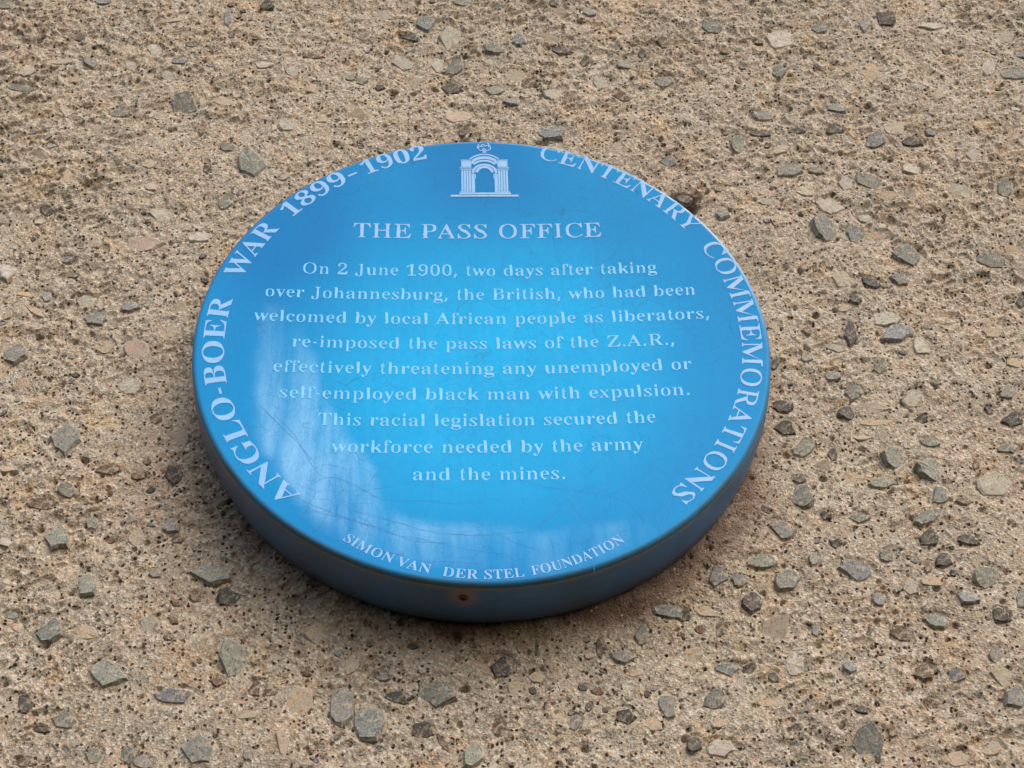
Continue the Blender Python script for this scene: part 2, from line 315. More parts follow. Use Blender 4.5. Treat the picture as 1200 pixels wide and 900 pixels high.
STONES = "-2444 3039 107 -28 2 127 G|-1823 2318 137 -88 32 127 G|-2948 2943 98 0 -7 53 G|-2167 4152 37 0 -11 131 B|-2651 4137 97 0 -5 47 T|-2536 3597 73 0 -6 56 B|-3280 3572 80 0 -9 67 G|-2953 3562 58 0 -8 67 L|-3819 3251 130 -17 -5 49 G|-3792 3437 72 0 -11 66 L|-2773 3766 73 0 -8 69 L|-1557 3433 65 0 -4 78 L|-1366 3235 65 0 -4 77 O|-1555 2787 92 0 -5 84 L|-1278 2882 64 0 -3 63 O|-1853 3212 57 0 -4 54 O|-2254 2755 34 -18 16 108 W|-3271 2171 47 0 -13 88 O|-3382 1798 53 0 -12 76 D|-2967 1427 65 0 -10 73 O|-2691 2601 90 0 -5 46 O|-2006 1880 73 39 -21 63 G|-2183 2279 31 0 -5 60 D|-3134 2755 63 0 -8 62 P|-1836 4344 76 0 -5 72 D|-1387 3669 118 -15 0 28 W|-2612 3418 79 0 -7 66 L|-2595 1426 163 -1 -10 82 P|-2172 1516 99 0 -6 64 L|-3282 4408 90 1 -6 48 G|-3531 3560 121 10 -8 45 T|-2115 3093 100 0 -5 54 T|-1804 3543 87 0 -3 45 L|-2032 2519 69 0 -4 51 G|-2601 2054 61 0 -5 49 L|-2479 1739 100 0 -8 75 L|-2645 2319 68 0 -7 60 O|-3562 2429 84 -21 -2 59 T|-4130 4331 74 0 -10 60 G|-432 4066 105 1 -1 107 B|-565 3901 111 -24 3 40 D|-620 3570 104 -57 19 85 L|-537 3358 108 -28 7 65 T|-196 3260 100 -21 6 65 D|167 3239 123 26 -4 60 G|308 3076 87 0 2 54 B|-179 3537 76 43 -22 95 G|-319 3571 74 0 0 91 L|-207 3891 109 46 -23 135 L|392 3882 60 0 3 93 B|633 3918 142 -60 12 57 T|761 3768 112 0 2 40 D|179 3743 97 0 1 52 G|460 3305 58 0 2 61 W|629 2685 128 0 4 94 B|-114 2684 46 0 0 47 D|651 3152 87 0 3 65 L|1298 3542 89 0 5 62 G|953 3609 52 0 3 57 D|1613 3330 96 0 6 61 G|1566 2346 81 -21 15 70 G|-796 4230 98 -13 2 54 L|1341 4015 83 0 5 71 O|1253 3132 75 -31 12 47 W|1069 3329 81 0 5 78 L|340 3427 95 0 2 78 T|769 3631 89 0 2 40 T|1466 3690 45 0 5 57 D|715 4395 46 0 3 55 D|-89 4427 115 1 0 49 G|1158 2519 57 0 5 72 P|1666 3841 68 0 6 64 W|-148 2894 157 0 1 74 P|-1002 2893 85 0 -2 74 O|1031 4276 77 0 4 60 G|747 4250 98 -13 6 60 O|-958 3324 58 0 -1 44 G|2691 3927 132 35 3 151 L|3700 4194 85 -53 38 91 D|4102 4111 124 1 12 60 L|2638 3490 57 -56 46 88 B|3061 3005 86 -36 20 58 G|3403 3413 98 -27 26 89 O|3482 3526 92 -25 15 50 O|3320 2602 104 25 6 103 B|3625 2582 101 0 12 63 D|3514 2760 102 0 18 96 T|2997 2738 87 0 8 47 D|2168 2550 64 0 14 114 G|2444 2918 116 0 8 64 G|2538 2245 113 0 11 81 G|3161 2095 120 -68 28 65 G|2818 1832 116 -36 26 85 L|2752 1585 90 -102 67 100 G|2973 1518 68 0 14 84 B|4282 2015 70 0 25 109 G|4489 3552 61 0 25 115 L|4737 3971 100 0 16 71 L|4108 2417 64 0 16 72 L|3912 1995 98 -26 23 68 L|2314 1872 76 0 6 48 L|2517 2499 85 0 9 62 O|2982 2076 48 -27 35 84 L|2654 1978 79 -20 16 58 T|2363 2685 98 -13 7 37 D|2693 2728 79 0 5 32 D|3554 2244 78 0 13 71 L|3946 3137 72 -31 16 42 O|2199 3751 60 0 5 46 W|2106 4066 115 1 9 83 G|4683 3439 113 0 16 68 G|4169 3758 38 0 7 35 D|1947 1738 61 0 8 67 G|3497 1947 59 -33 33 74 T|3306 1928 77 0 12 68 O|3080 1707 62 0 7 43 L|2778 2245 80 -21 11 40 G|3492 4109 54 0 16 96 G|3080 4083 77 0 11 72 B|3140 1499 102 0 12 65 O|4204 1347 82 0 13 55 O|-2902 -442 98 62 -63 122 G|-3384 335 90 46 -44 99 G|-2845 660 111 13 -13 63 G|-2615 785 76 0 -7 60 B|-2953 855 76 0 -8 60 L|-2517 27 81 18 -20 77 L|-2305 -245 48 0 -7 61 W|-2578 -715 100 -12 -3 47 W|-2325 -645 29 0 -4 33 W|-2131 -762 70 -1 -8 72 D|-3595 1179 83 0 -18 106 L|-3334 789 102 -98 15 32 O|-3409 943 70 0 -6 35 O|-3244 899 38 0 -8 52 B|-2746 387 68 0 -9 65 O|-2981 -993 126 -1 -9 56 W|-2825 -890 63 -1 -12 85 G|-3519 731 50 0 -10 59 O|-3139 1266 52 0 -7 45 B|-2285 532 69 0 -6 58 T|-2513 345 111 -1 -12 98 P|-3280 33 60 0 -10 63 O|-2142 -434 89 -1 -9 90 P|-2247 766 70 0 -5 51 T|-3277 -694 58 -1 -6 32 O|3346 1295 103 -57 47 104 G|4010 1238 119 -30 29 81 G|3244 1034 88 -22 22 70 G|3005 1000 90 -35 19 51 D|2863 825 56 0 10 57 D|2770 501 55 -13 43 141 D|3051 626 110 -1 12 68 L|3109 482 133 43 -2 81 B|3276 347 72 -49 42 75 L|4128 792 46 0 14 61 D|2561 75 63 -23 17 46 G|2692 -85 69 -1 11 63 G|2637 351 85 -21 11 37 L|2399 254 57 0 7 49 G|2611 -271 68 -1 10 62 D|2792 -227 136 -1 9 54 T|2789 -350 135 -1 5 31 O|2158 -198 88 -21 17 61 D|2149 -398 87 -21 19 67 D|2258 -572 90 68 -28 68 G|2463 -618 37 15 -9 63 D|2360 -735 84 -1 9 59 T|2879 -667 78 -39 50 104 G|3117 -779 118 23 5 94 G|2568 -825 99 -12 12 51 O|2758 -870 90 -1 9 51 G|2185 -986 95 -1 15 100 G|3542 -907 117 -14 30 101 L|3449 -724 24 0 13 59 W|3835 -78 85 35 -4 67 G|3808 -328 84 17 6 69 D|3662 -234 45 -16 15 34 D|3704 -593 79 -1 10 45 G|2688 -471 73 -1 6 38 O|3149 -307 56 0 8 39 D|3121 -128 80 51 -18 68 L|3166 -535 80 -19 13 37 G|3839 477 84 -1 13 59 O|3951 203 77 -1 13 57 O|2189 -843 54 -1 5 33 D|2920 145 57 0 10 57 G|2156 199 38 0 7 49 D|3134 -996 71 -1 17 86 B|2754 756 59 0 7 43 O|2793 1036 80 0 13 80 T|2199 563 52 0 7 51 T|2452 528 39 0 9 59 W|3290 -1048 65 -1 7 35 W|-2838 -1268 84 -35 18 114 G|-2607 -1633 88 -1 -14 97 G|-1789 -1546 168 -19 -1 98 G|-1678 -1741 85 17 -16 70 D|-1609 -2183 111 9 -24 152 G|-2375 -2280 117 -36 11 98 G|-1947 -2428 132 -2 -6 59 B|-1770 -2796 105 -42 27 110 G|-2785 -1977 80 58 -49 76 B|-2162 -1924 60 -1 -7 63 L|-2105 -1175 62 -1 -7 69 G|-2630 -1142 51 -1 -7 55 G|-2049 -1278 56 -1 -3 34 W|-2605 -2580 73 -15 1 56 G|-2871 -2472 32 13 -32 66 D|-3050 -1837 54 -1 -5 31 G|-2391 -2819 51 -1 -9 67 G|-2188 -2817 51 -1 -10 78 G|-1251 -2783 50 9 -20 89 P|-915 -2525 78 -40 51 132 G|-1180 -2486 90 -1 -6 106 O|-1884 -1713 55 -1 -4 45 W|-1466 -2388 48 -30 16 36 W|-1358 -2413 48 -1 -2 29 W|-1081 -2020 92 -1 -4 81 T|-2735 -2640 57 -6 -2 23 D|-2558 -1987 92 -1 -8 56 O|-2166 -1541 44 -1 -4 39 G|-3174 -1298 45 -1 -7 40 L|-2999 -1919 49 -1 -6 37 O|-2809 -2851 76 -1 -5 28 W|-1505 -2568 94 -1 -3 40 O|-2013 -1895 27 0 -4 38 W|-2095 -2869 51 -1 -5 44 G|-1469 -2835 26 0 -3 45 G|-2032 -2019 38 -1 -3 31 W|-2322 -1261 62 -1 -9 75 P|-319 -2435 169 -19 8 106 G|-563 -2467 94 -23 7 40 D|-413 -2694 67 -14 10 62 D|-754 -2638 93 36 -41 114 B|-872 -2236 64 -1 -3 85 T|85 -2262 67 -21 22 82 D|-101 -2857 71 -46 48 87 G|-282 -2782 40 -52 14 12 W|858 -2201 89 -23 14 54 G|996 -2049 50 9 -6 86 G|715 -2138 25 4 -6 67 D|1188 -1882 108 -19 11 50 B|838 -2617 77 -16 15 63 D|1110 -2545 73 27 -19 78 G|590 -2408 32 0 2 30 D|680 -2439 42 -9 6 26 W|172 -2413 53 -1 2 59 T|524 -2641 42 -1 4 69 G|620 -2544 21 0 2 29 D|989 -2461 21 0 3 35 D|920 -2323 65 -1 2 27 O|309 -2332 54 -1 2 60 O|642 -2179 44 -1 3 43 T|49 -2662 37 -1 1 58 W|306 -2150 11 0 2 55 D|1019 -2677 63 -1 4 52 O|-672 -2317 48 -10 3 24 G|-481 -2108 38 -1 0 25 D|2012 -1257 77 -59 37 59 G|1839 -1512 126 -2 8 60 G|1987 -1646 97 -1 13 92 G|1738 -1819 75 -34 38 84 D|1523 -1627 67 26 -18 87 B|2455 -1573 115 -39 28 71 B|2321 -1142 47 -1 7 42 D|2998 -1323 83 32 -8 71 D|3023 -1164 101 49 -10 51 G|3253 -1360 91 -11 13 44 D|3058 -1514 69 -1 15 74 D|2943 -1573 40 -1 8 40 W|3329 -1650 100 37 -8 81 G|3158 -1805 72 -24 25 56 B|3350 -1936 37 -46 43 44 D|2956 -1679 93 8 5 39 O|2362 -1364 46 -1 5 34 D|2679 -1476 58 -1 8 47 G|2186 -1496 40 0 8 54 G|2770 -2338 71 -1 13 67 W|2668 -2060 63 -29 21 41 W|2294 -2301 49 -1 8 49 B|1942 -2278 76 -1 12 85 L|1850 -2030 122 -2 17 126 P|1806 -2354 38 -1 6 42 D|1668 -2286 49 -1 5 42 D|1407 -2521 79 29 -15 67 G|1249 -2812 63 -1 6 57 D|2326 -2813 116 -2 20 114 G|2378 -2910 21 0 8 45 D|3312 -2538 65 -1 25 107 G|3259 -2217 57 20 -6 58 G|2966 -2372 62 -13 15 41 B|2928 -1962 74 -16 20 56 G|1370 -2010 33 0 3 31 W|1423 -1878 88 -29 15 43 O|2799 -1722 51 -1 12 65 L|2574 -1804 51 -1 9 52 B|1760 -2532 97 -1 4 29 O|1423 -2667 74 20 -6 45 O|1404 -2837 94 -2 7 62 L|2127 -2033 39 -1 7 44 B|1673 -1656 74 -1 6 46 G|3520 -1816 34 0 18 78 G|1313 -2189 77 -1 6 61 O|3076 -2865 80 -1 13 57 O|2848 -2934 90 -1 13 62 O|1498 -2006 33 0 7 63 W|1285 -1915 39 -1 5 51 D|2325 -2599 41 -9 7 20 D|3256 -2376 82 -1 18 79 T|2783 -2548 59 -1 7 35 W|1515 -2290 82 -1 6 49 B|2499 -2741 37 -1 7 40 W|2553 -1159 70 -1 7 42 G"
COVER = dict(G=0.55, D=0.50, B=0.55, L=0.60, O=0.63, T=0.63, P=0.63, W=0.55)
COLS = dict(G=(0.205, 0.212, 0.192), D=(0.085, 0.077, 0.070), B=(0.19, 0.20, 0.21), L=(0.44, 0.42, 0.365), O=(0.47, 0.31, 0.18),
            T=(0.37, 0.30, 0.21), P=(0.45, 0.31, 0.24), W=(0.15, 0.095, 0.065))
stones = []
for s in STONES.split('|'):
    f = s.split()
    c, a, b = [np.array([float(f[i]), float(f[i + 1])]) * 1e-4 for i in (0, 2, 4)]
    if np.dot(c, c) < (0.985 * R0) ** 2: continue
    stones.append([c, a, b, f[6]])
stones.append([np.array([0.1650, 0.1905]), np.array([0.0075, -0.002]), np.array([0.002, 0.005]), 'D'])
listed = len(stones)
# more of the same stones between the big ones
tries = 0
cent = np.array([s[0] for s in stones]); rad = np.array([np.hypot(*s[1]) for s in stones])
while len(stones) < listed + 1000 and tries < 20000:
    tries += 1
    c = np.array([rng.uniform(-0.46, 0.54), rng.uniform(-0.34, 0.47)])
    if np.hypot(*c) < 1.03 * R0: continue
    if rng.random() > 0.55 + 0.8 * lattice_noise(np.array([c[0]]), np.array([c[1]]), 0.07, 0.06, 77)[0]: continue
    r = rng.uniform(0.0012, 0.0030) if rng.random() < 0.88 else rng.uniform(0.003, 0.0055)
    if (np.hypot(cent[:, 0] - c[0], cent[:, 1] - c[1]) < rad + r + 0.0005).any(): continue
    an = rng.normal(0, 0.5); asp = rng.uniform(0.45, 0.95)
    a = np.array([math.cos(an), math.sin(an)]) * r; b = np.array([-math.sin(an), math.cos(an)]) * r * asp
    stones.append([c, a, b, rng.choice(list("GDBLOTPW"), p=[.17, .13, .15, .15, .12, .14, .04, .10])])
    cent = np.vstack([cent, c]); rad = np.append(rad, r)

low = 0.0015 * lattice_noise(X, Z, 0.060, 0.045, 1) + 0.0009 * lattice_noise(X, Z, 0.026, 0.018, 2)
def ridged(wx, wz, seed): return 1 - 2 * np.abs(lattice_noise(X, Z, wx, wz, seed))
mid = 1.25 * 0.00105 * lattice_noise(X, Z, 0.0125, 0.0095, 3) + 0.0014 * ridged(0.0095, 0.0060, 4) + 0.0008 * np.clip(lattice_noise(X, Z, 0.017, 0.008, 14) - 0.35, 0, 1) * 3
fine = 0.00050 * lattice_noise(X, Z, 0.0045, 0.0034, 5) + 0.00036 * ridged(0.0030, 0.0024, 6) + 0.00024 * lattice_noise(X, Z, 0.0018, 0.0016, 7)
rough_mod = 0.72 + 0.55 * lattice_noise(X, Z, 0.07, 0.06, 8) + 0.2 * lattice_noise(X, Z, 0.03, 0.03, 9) + 0.35 * np.clip((Z + 0.05) / 0.4, 0, 1)
# smoother mortar hugging the plaque, thickest at the lower right
ang = np.arctan2(Z, X)
collar = np.exp(-np.clip(RR - 1.0, 0, None) / (0.05 + 0.03 * lattice_noise(X, Z, 0.07, 0.07, 12)))
lower_right = np.clip(np.cos(ang - math.radians(-42)), 0, 1) ** 2
H = low + (mid + fine) * rough_mod * (1 - 0.55 * collar * (0.3 + 0.7 * lower_right))
H += collar * (0.0008 + 0.0052 * lower_right) * (1 + 0.3 * lattice_noise(X, Z, 0.02, 0.02, 13))
def sample_low(c):
    i = np.searchsorted(gx, c[0]); j = np.searchsorted(gz, c[1]); return low[j, i]
def window(c, r):
    i0, i1 = np.searchsorted(gx, [c[0] - r, c[0] + r]); j0, j1 = np.searchsorted(gz, [c[1] - r, c[1] + r])
    return slice(j0, j1), slice(i0, i1)
# seats for the stones
for s in stones:
    c, a, b, k = s
    r = max(np.hypot(*a), np.hypot(*b)); w = window(c, r * 1.9)
    x = X[w] - c[0]; z = Z[w] - c[1]
    det = a[0] * b[1] - a[1] * b[0]
    u = (x * b[1] - z * b[0]) / det; v = (a[0] * z - a[1] * x) / det
    q = np.sqrt(u * u + v * v)
    m = 1 / (1 + np.exp((q - 1.12) * 12))
    base = sample_low(c) + H[w].mean() * 0.5
    proud = 0 if k in "OTP" else 1
    s.append(base)
    H[w] = H[w] * (1 - m * 0.8) + (base - (0.0010 if proud else 0.0002)) * m * 0.8
    # a shallow groove along the lower and left side of proud stones
    if proud and r > 0.004:
        H[w] -= 0.0007 * np.exp(-((q - 1.16) / 0.13) ** 2)
# pits and blow-holes
npit = 2600
px = rng.uniform(-0.44, 0.52, npit); pz = rng.uniform(-0.32, 0.46, npit)
pr = 0.0010 + rng.gamma(1.6, 0.00030, npit); pr = np.clip(pr, 0, 0.0034)
for x0, z0, r0, e, t in zip(px, pz, pr, rng.uniform(0.55, 1.0, npit), rng.normal(0, 0.7, npit)):
    w = window((x0, z0), r0 * 2.4)
    x = X[w] - x0; z = Z[w] - z0; ca, sa = math.cos(t), math.sin(t)
    u = (x * ca + z * sa); v = (-x * sa + z * ca) / e
    q = (u * u + v * v) / (r0 * r0)
    H[w] -= 1.8 * r0 * np.exp(-q ** 2.2)
# the deep broken hollow above the right shoulder of the plaque
for x0, z0, rx, rz, d in ((0.1620, 0.1880, 0.009, 0.0065, 0.014), (0.1730, 0.1920, 0.0070, 0.0035, 0.009), (0.1690, 0.1800, 0.006, 0.005, 0.010), (-0.0115, 0.2600, 0.004, 0.0035, 0.006), (0.0530, 0.2570, 0.006, 0.0030, 0.006)):
    w = window((x0, z0), 0.03)
    q = ((X[w] - x0) / rx) ** 2 + ((Z[w] - z0) / rz) ** 2
    H[w] -= d * np.exp(-q ** 1.5) * (1 + 0.3 * lattice_noise(X[w], Z[w], 0.004, 0.004, 21))
H[RR < 0.955] = 0
n0, n1 = len(gz), len(gx)
co = np.stack([X, WALL_Y - H, Z], -1).reshape(-1, 3)
idx = np.arange(n0 * n1).reshape(n0, n1)
quads = np.stack([idx[:-1, :-1], idx[:-1, 1:], idx[1:, 1:], idx[1:, :-1]], -1).reshape(-1, 4)
keep = (RR[:-1, :-1] > 0.93).ravel()
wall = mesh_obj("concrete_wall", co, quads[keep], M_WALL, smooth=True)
wall["label"] = "rough tan aggregate concrete wall studded with grey stones behind the blue plaque"
wall["category"] = "wall"
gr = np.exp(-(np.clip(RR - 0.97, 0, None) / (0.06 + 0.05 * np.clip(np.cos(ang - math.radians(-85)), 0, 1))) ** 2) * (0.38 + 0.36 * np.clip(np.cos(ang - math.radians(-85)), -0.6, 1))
gr = gr * 0.9 + 0.55 * np.exp(-(np.clip(RR - 1.0, 0, None) / (0.09 + 0.05 * lattice_noise(X, Z, 0.05, 0.05, 33))) ** 2) * lower_right + 1.3 * np.exp(-(((X - 0.164) / 0.011) ** 2 + ((Z - 0.187) / 0.009) ** 2))  # last term paints the dark of the hollow into the colour
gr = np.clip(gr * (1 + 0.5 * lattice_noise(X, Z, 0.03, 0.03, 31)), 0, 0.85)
at = wall.data.attributes.new("grime_shade", 'FLOAT', 'POINT'); at.data.foreach_set("value", gr.ravel().astype(np.float32))
# closing slab under the plaque and the wall's thickness
back = mesh_obj("wall_core", [(x, y, z) for x in (-2.3, 2.3) for y in (0.014 + WALL_Y, 0.26) for z in (-2.3, 2.3)],
                [(0, 1, 3, 2), (4, 6, 7, 5), (0, 4, 5, 1), (2, 3, 7, 6), (0, 2, 6, 4), (1, 5, 7, 3)], M_WALL, parent=wall)

# ---------------------------------------------------------------- stones
def stone_geo(c, a, b, k, base, r_):
    n = int(r_.integers(5, 9)); th = np.sort((np.arange(n) + r_.uniform(-0.32, 0.32, n)) / n * 2 * math.pi) + r_.uniform(0, 6)
    rad = r_.uniform(0.78, 1.16, n)
    pts = np.stack([np.cos(th) * rad, np.sin(th) * rad], 1); mp = (pts + np.roll(pts, -1, 0)) / 2 * r_.uniform(0.93, 1.10, (n, 1)) + r_.normal(0, 0.03, (n, 2))
    pts = np.stack([pts, mp], 1).reshape(-1, 2); n *= 2; th = np.arctan2(pts[:, 1], pts[:, 0]); rad = np.hypot(pts[:, 0], pts[:, 1])
    sz = min(np.hypot(*a), np.hypot(*b)); proud = k not in "OTPL"
    hgt = (0.22 if proud else 0.12) * sz + 0.0004
    tilt = r_.normal(0, 0.16, 2) + (0, 0.06)
    sink = -0.0003 if proud else -0.0005
    rings = ((1.07, -0.0030), (1.0, 0.0), (0.88, hgt * 0.9))
    V = []
    for s, h in rings:
        for t, q in zip(th, rad):
            jj = r_.uniform(0.95, 1.05)
            u, v = math.cos(t) * q * s * jj, math.sin(t) * q * s * jj
            p = u * a + v * b
            hh = h + sink + (tilt @ np.array([u, v])) * sz * (h > -0.001) + r_.normal(0, 0.03) * sz * (h > -0.001)
            V.append((p[0], -hh, p[1]))
    V.append((0, -(hgt * 0.94 + sink), 0))
    F = []
    for q in range(len(rings) - 1):
        for i in range(n):
            j = (i + 1) % n
            F.append((q * n + i, q * n + j, (q + 1) * n + j, (q + 1) * n + i))
    o = (len(rings) - 1) * n
    for i in range(n): F.append((o + i, o + (i + 1) % n, len(V) - 1))
    edge = np.r_[np.ones(n), np.full(n, 0.9), np.full(n, 0.30), 0.0]
    return V, F, edge
order = sorted(range(listed), key=lambda i: -np.hypot(*stones[i][1]) * np.hypot(*stones[i][2]))
single = set(order[:299]); rest = []
for i, (c, a, b, k, base) in enumerate(stones):
    r_ = np.random.default_rng(100 + i)
    det = a[0] * b[1] - a[1] * b[0]
    if det < 0: b = -b
    V, F, edge = stone_geo(c, a, b, k, base, r_)
    v = r_.uniform(0.82, 1.2); colr = tuple(min(1, x * v * r_.uniform(0.95, 1.05)) for x in COLS[k])
    # seat: a stone stands on the wall surface it is set in
    y = WALL_Y - base
    if i in single:
        o = mesh_obj("stone", V, F, M_STONE, parent=wall, smooth=False, loc=(c[0], y, c[1])); o.color = (*colr, COVER[k]); at = o.data.attributes.new('edge', 'FLOAT', 'POINT'); at.data.foreach_set('value', edge.astype(np.float32))
    else: rest.append((np.array(V) + np.array([c[0], y, c[1]]), F, (*colr, COVER[k])))

# ---------------------------------------------------------------- grit: thousands of sand grains, one mesh
OCT_V = np.array([(1, 0, 0), (-1, 0, 0), (0, 0, 1), (0, 0, -1), (0, -1, 0), (0.5, -0.5, 0.62), (-0.6, -0.45, -0.5)])
OCT_F = [(0, 2, 5), (2, 1, 4), (5, 2, 4), (0, 5, 4), (1, 3, 6), (3, 0, 4), (6, 3, 4), (1, 6, 4)]
ng = 24000
gxp = rng.uniform(-0.44, 0.52, ng * 2); gzp = rng.uniform(-0.32, 0.46, ng * 2)
ok = np.hypot(gxp, gzp) > 1.0 * R0; gxp, gzp = gxp[ok][:ng], gzp[ok][:ng]
gi = np.searchsorted(gx, gxp); gj = np.searchsorted(gz, gzp); gh = H[gj, gi]
GC = [(0.03, 0.026, 0.024), (0.11, 0.055, 0.035), (0.19, 0.18, 0.16), (0.44, 0.28, 0.15), (0.38, 0.31, 0.23), (0.54, 0.49, 0.41)]
pick = rng.choice(6, len(gxp), p=[.20, .13, .09, .15, .22, .21])
VV, FF, CC = [], [], []
base_i = 0
for x, z, h, k in zip(gxp, gzp, gh, pick):
    r = 0.00035 + rng.gamma(2.0, 0.00022); r = min(r, 0.0022); t = rng.uniform(0, 6.28)
    s = np.array([r, r * rng.uniform(0.3, 0.7), r * rng.uniform(0.5, 1.0)])
    v = OCT_V * s; ca, sa = math.cos(t), math.sin(t)
    v = np.stack([v[:, 0] * ca - v[:, 2] * sa, v[:, 1], v[:, 0] * sa + v[:, 2] * ca], 1) + (x, WALL_Y - h + (0.00005 if k > 1 else 0.0001), z)
    VV.append(v); FF += [tuple(base_i + q for q in f) for f in OCT_F]; CC += [GC[k]] * 7; base_i += 7
nV = base_i
VV = np.concatenate(VV)
FT = np.array(FF)
grit = mesh_obj("sand_grain", VV, FT, M_GRAIN, parent=wall); grit["kind"] = "stuff"
ca_ = grit.data.color_attributes.new("grain_colour", 'FLOAT_COLOR', 'POINT')
ca_.data.foreach_set("color", np.c_[np.array(CC), np.zeros(len(CC))].astype(np.float32).ravel())
V2, F2, C2 = [], [], []; o_ = 0
for v, f, c in rest:
    V2.append(v); F2 += [tuple(q + o_ for q in ff) for ff in f]; C2 += [c] * len(v); o_ += len(v)
peb = mesh_obj("small_stone", np.concatenate(V2), F2, M_GRAIN, parent=wall); peb["kind"] = "stuff"
ca_ = peb.data.color_attributes.new("grain_colour", 'FLOAT_COLOR', 'POINT')
ca_.data.foreach_set("color", np.array(C2).astype(np.float32).ravel())

# ---------------------------------------------------------------- the plaque
plaque = bpy.data.objects.new("wall_plaque", None); COL.objects.link(plaque); plaque.empty_display_size = 0.05
plaque["label"] = "round blue ceramic plaque with pale lettering headed THE PASS OFFICE on the concrete wall"
plaque["category"] = "plaque"

def face_y(x, z, lift=0.0):
    r2 = (x * x + z * z) / R0 ** 2
    return -(PT - DISH * (1 - r2)) - lift

def inside(poly, x, z):
    c = np.zeros(x.shape, bool); n = len(poly)
    for i in range(n):
        x1, z1 = poly[i]; x2, z2 = poly[i - 1]
        t = ((z1 > z) != (z2 > z)) & (x < (x2 - x1) * (z - z1) / (z2 - z1 + 1e-12) + x1)
        c ^= t
    return c
REFL = [(-0.782,0.175),(-0.784,-0.002),(-0.779,-0.154),(-0.762,-0.302),(-0.73,-0.446),(-0.676,-0.55),(-0.615,-0.652),(-0.528,-0.753),(-0.431,-0.835),(-0.271,-0.899),(-0.033,-0.933),(0.179,-0.946),(0.34,-0.908),(0.465,-0.847),(0.511,-0.791),(0.446,-0.755),(0.377,-0.766),(0.24,-0.782),(0.158,-0.804),(0.078,-0.772),(-0.03,-0.764),(-0.192,-0.756),(-0.273,-0.733),(-0.323,-0.682),(-0.359,-0.578),(-0.403,-0.491),(-0.462,-0.402),(-0.523,-0.294),(-0.565,-0.184),(-0.576,-0.07),(-0.64,0.024),(-0.677,0.16)]
def lathe(name, prof, na, mat, parent):
    th = np.linspace(0, 2 * math.pi, na, endpoint=False)
    P = np.array(prof); V = np.stack([np.outer(P[:, 0], np.cos(th)), np.repeat(P[:, 1:2], na, 1), np.outer(P[:, 0], np.sin(th))], -1)
    i = np.arange(len(P) * na).reshape(len(P), na); j = np.roll(i, -1, 1)
    F = np.stack([i[:-1], j[:-1], j[1:], i[1:]], -1).reshape(-1, 4)
    return mesh_obj(name, V.reshape(-1, 3), F, mat, parent, smooth=True), V.reshape(-1, 3)
# face: the dish, up to and over the rounded lip
rs = np.concatenate([np.linspace(0.0008, 0.975, 150), np.linspace(0.976, 0.981, 2)])
prof = [(r * R0, -(PT - DISH * (1 - r * r))) for r in rs]
yl = prof[-1][1]
for t in np.linspace(0.12, 1, 9):       # quarter round lip
    a = t * math.pi * 0.5
    prof.append((0.981 * R0 + 0.019 * R0 * math.sin(a), yl - 0.0003 * math.sin(a * 2) + 0.0038 * (1 - math.cos(a))))
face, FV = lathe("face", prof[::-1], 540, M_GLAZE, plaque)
fx, fz = FV[:, 0] / R0, FV[:, 2] / R0
rr = np.hypot(fx, fz)
# painted reflection: polygon softened by averaging over jittered copies
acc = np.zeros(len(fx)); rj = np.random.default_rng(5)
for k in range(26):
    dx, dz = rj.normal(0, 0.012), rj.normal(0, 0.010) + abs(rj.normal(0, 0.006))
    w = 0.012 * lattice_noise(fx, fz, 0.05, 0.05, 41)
    acc += inside(REFL, fx + dx * 1.4 + w, fz + dz * 1.2)
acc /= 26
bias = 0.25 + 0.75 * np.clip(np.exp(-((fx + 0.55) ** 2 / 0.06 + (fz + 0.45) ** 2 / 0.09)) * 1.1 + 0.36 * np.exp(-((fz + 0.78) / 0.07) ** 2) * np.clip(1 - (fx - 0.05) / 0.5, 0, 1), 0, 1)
at = face.data.attributes.new("painted_reflection", 'FLOAT', 'POINT'); at.data.foreach_set("value", (acc * bias * 0.75).astype(np.float32))
lipv = np.clip((rr - 0.974) / 0.024, 0, 1) ** 1.5 * (0.35 + 0.65 * np.clip(0.3 - np.sin(np.arctan2(fz, fx)) * 1.2, 0, 1))
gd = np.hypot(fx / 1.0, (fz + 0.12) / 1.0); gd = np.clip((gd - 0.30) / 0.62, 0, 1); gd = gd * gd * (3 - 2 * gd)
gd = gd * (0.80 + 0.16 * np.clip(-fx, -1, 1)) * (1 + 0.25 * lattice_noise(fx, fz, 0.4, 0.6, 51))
at = face.data.attributes.new("rim_blue", 'FLOAT', 'POINT'); at.data.foreach_set("value", np.clip(gd, 0, 1).astype(np.float32))
gl = np.clip((rr - 0.982) / 0.006, 0, 1) * np.clip(np.sin(np.arctan2(fz, fx)) * 1.6, 0, 1)
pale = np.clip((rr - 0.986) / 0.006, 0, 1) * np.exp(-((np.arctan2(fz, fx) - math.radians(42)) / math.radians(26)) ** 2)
at = face.data.attributes.new("edge_glare", 'FLOAT', 'POINT'); at.data.foreach_set("value", pale.astype(np.float32))
at = face.data.attributes.new("gloss", 'FLOAT', 'POINT'); at.data.foreach_set("value", gl.astype(np.float32))
at = face.data.attributes.new("lip", 'FLOAT', 'POINT'); at.data.foreach_set("value", (lipv * 0.95).astype(np.float32))
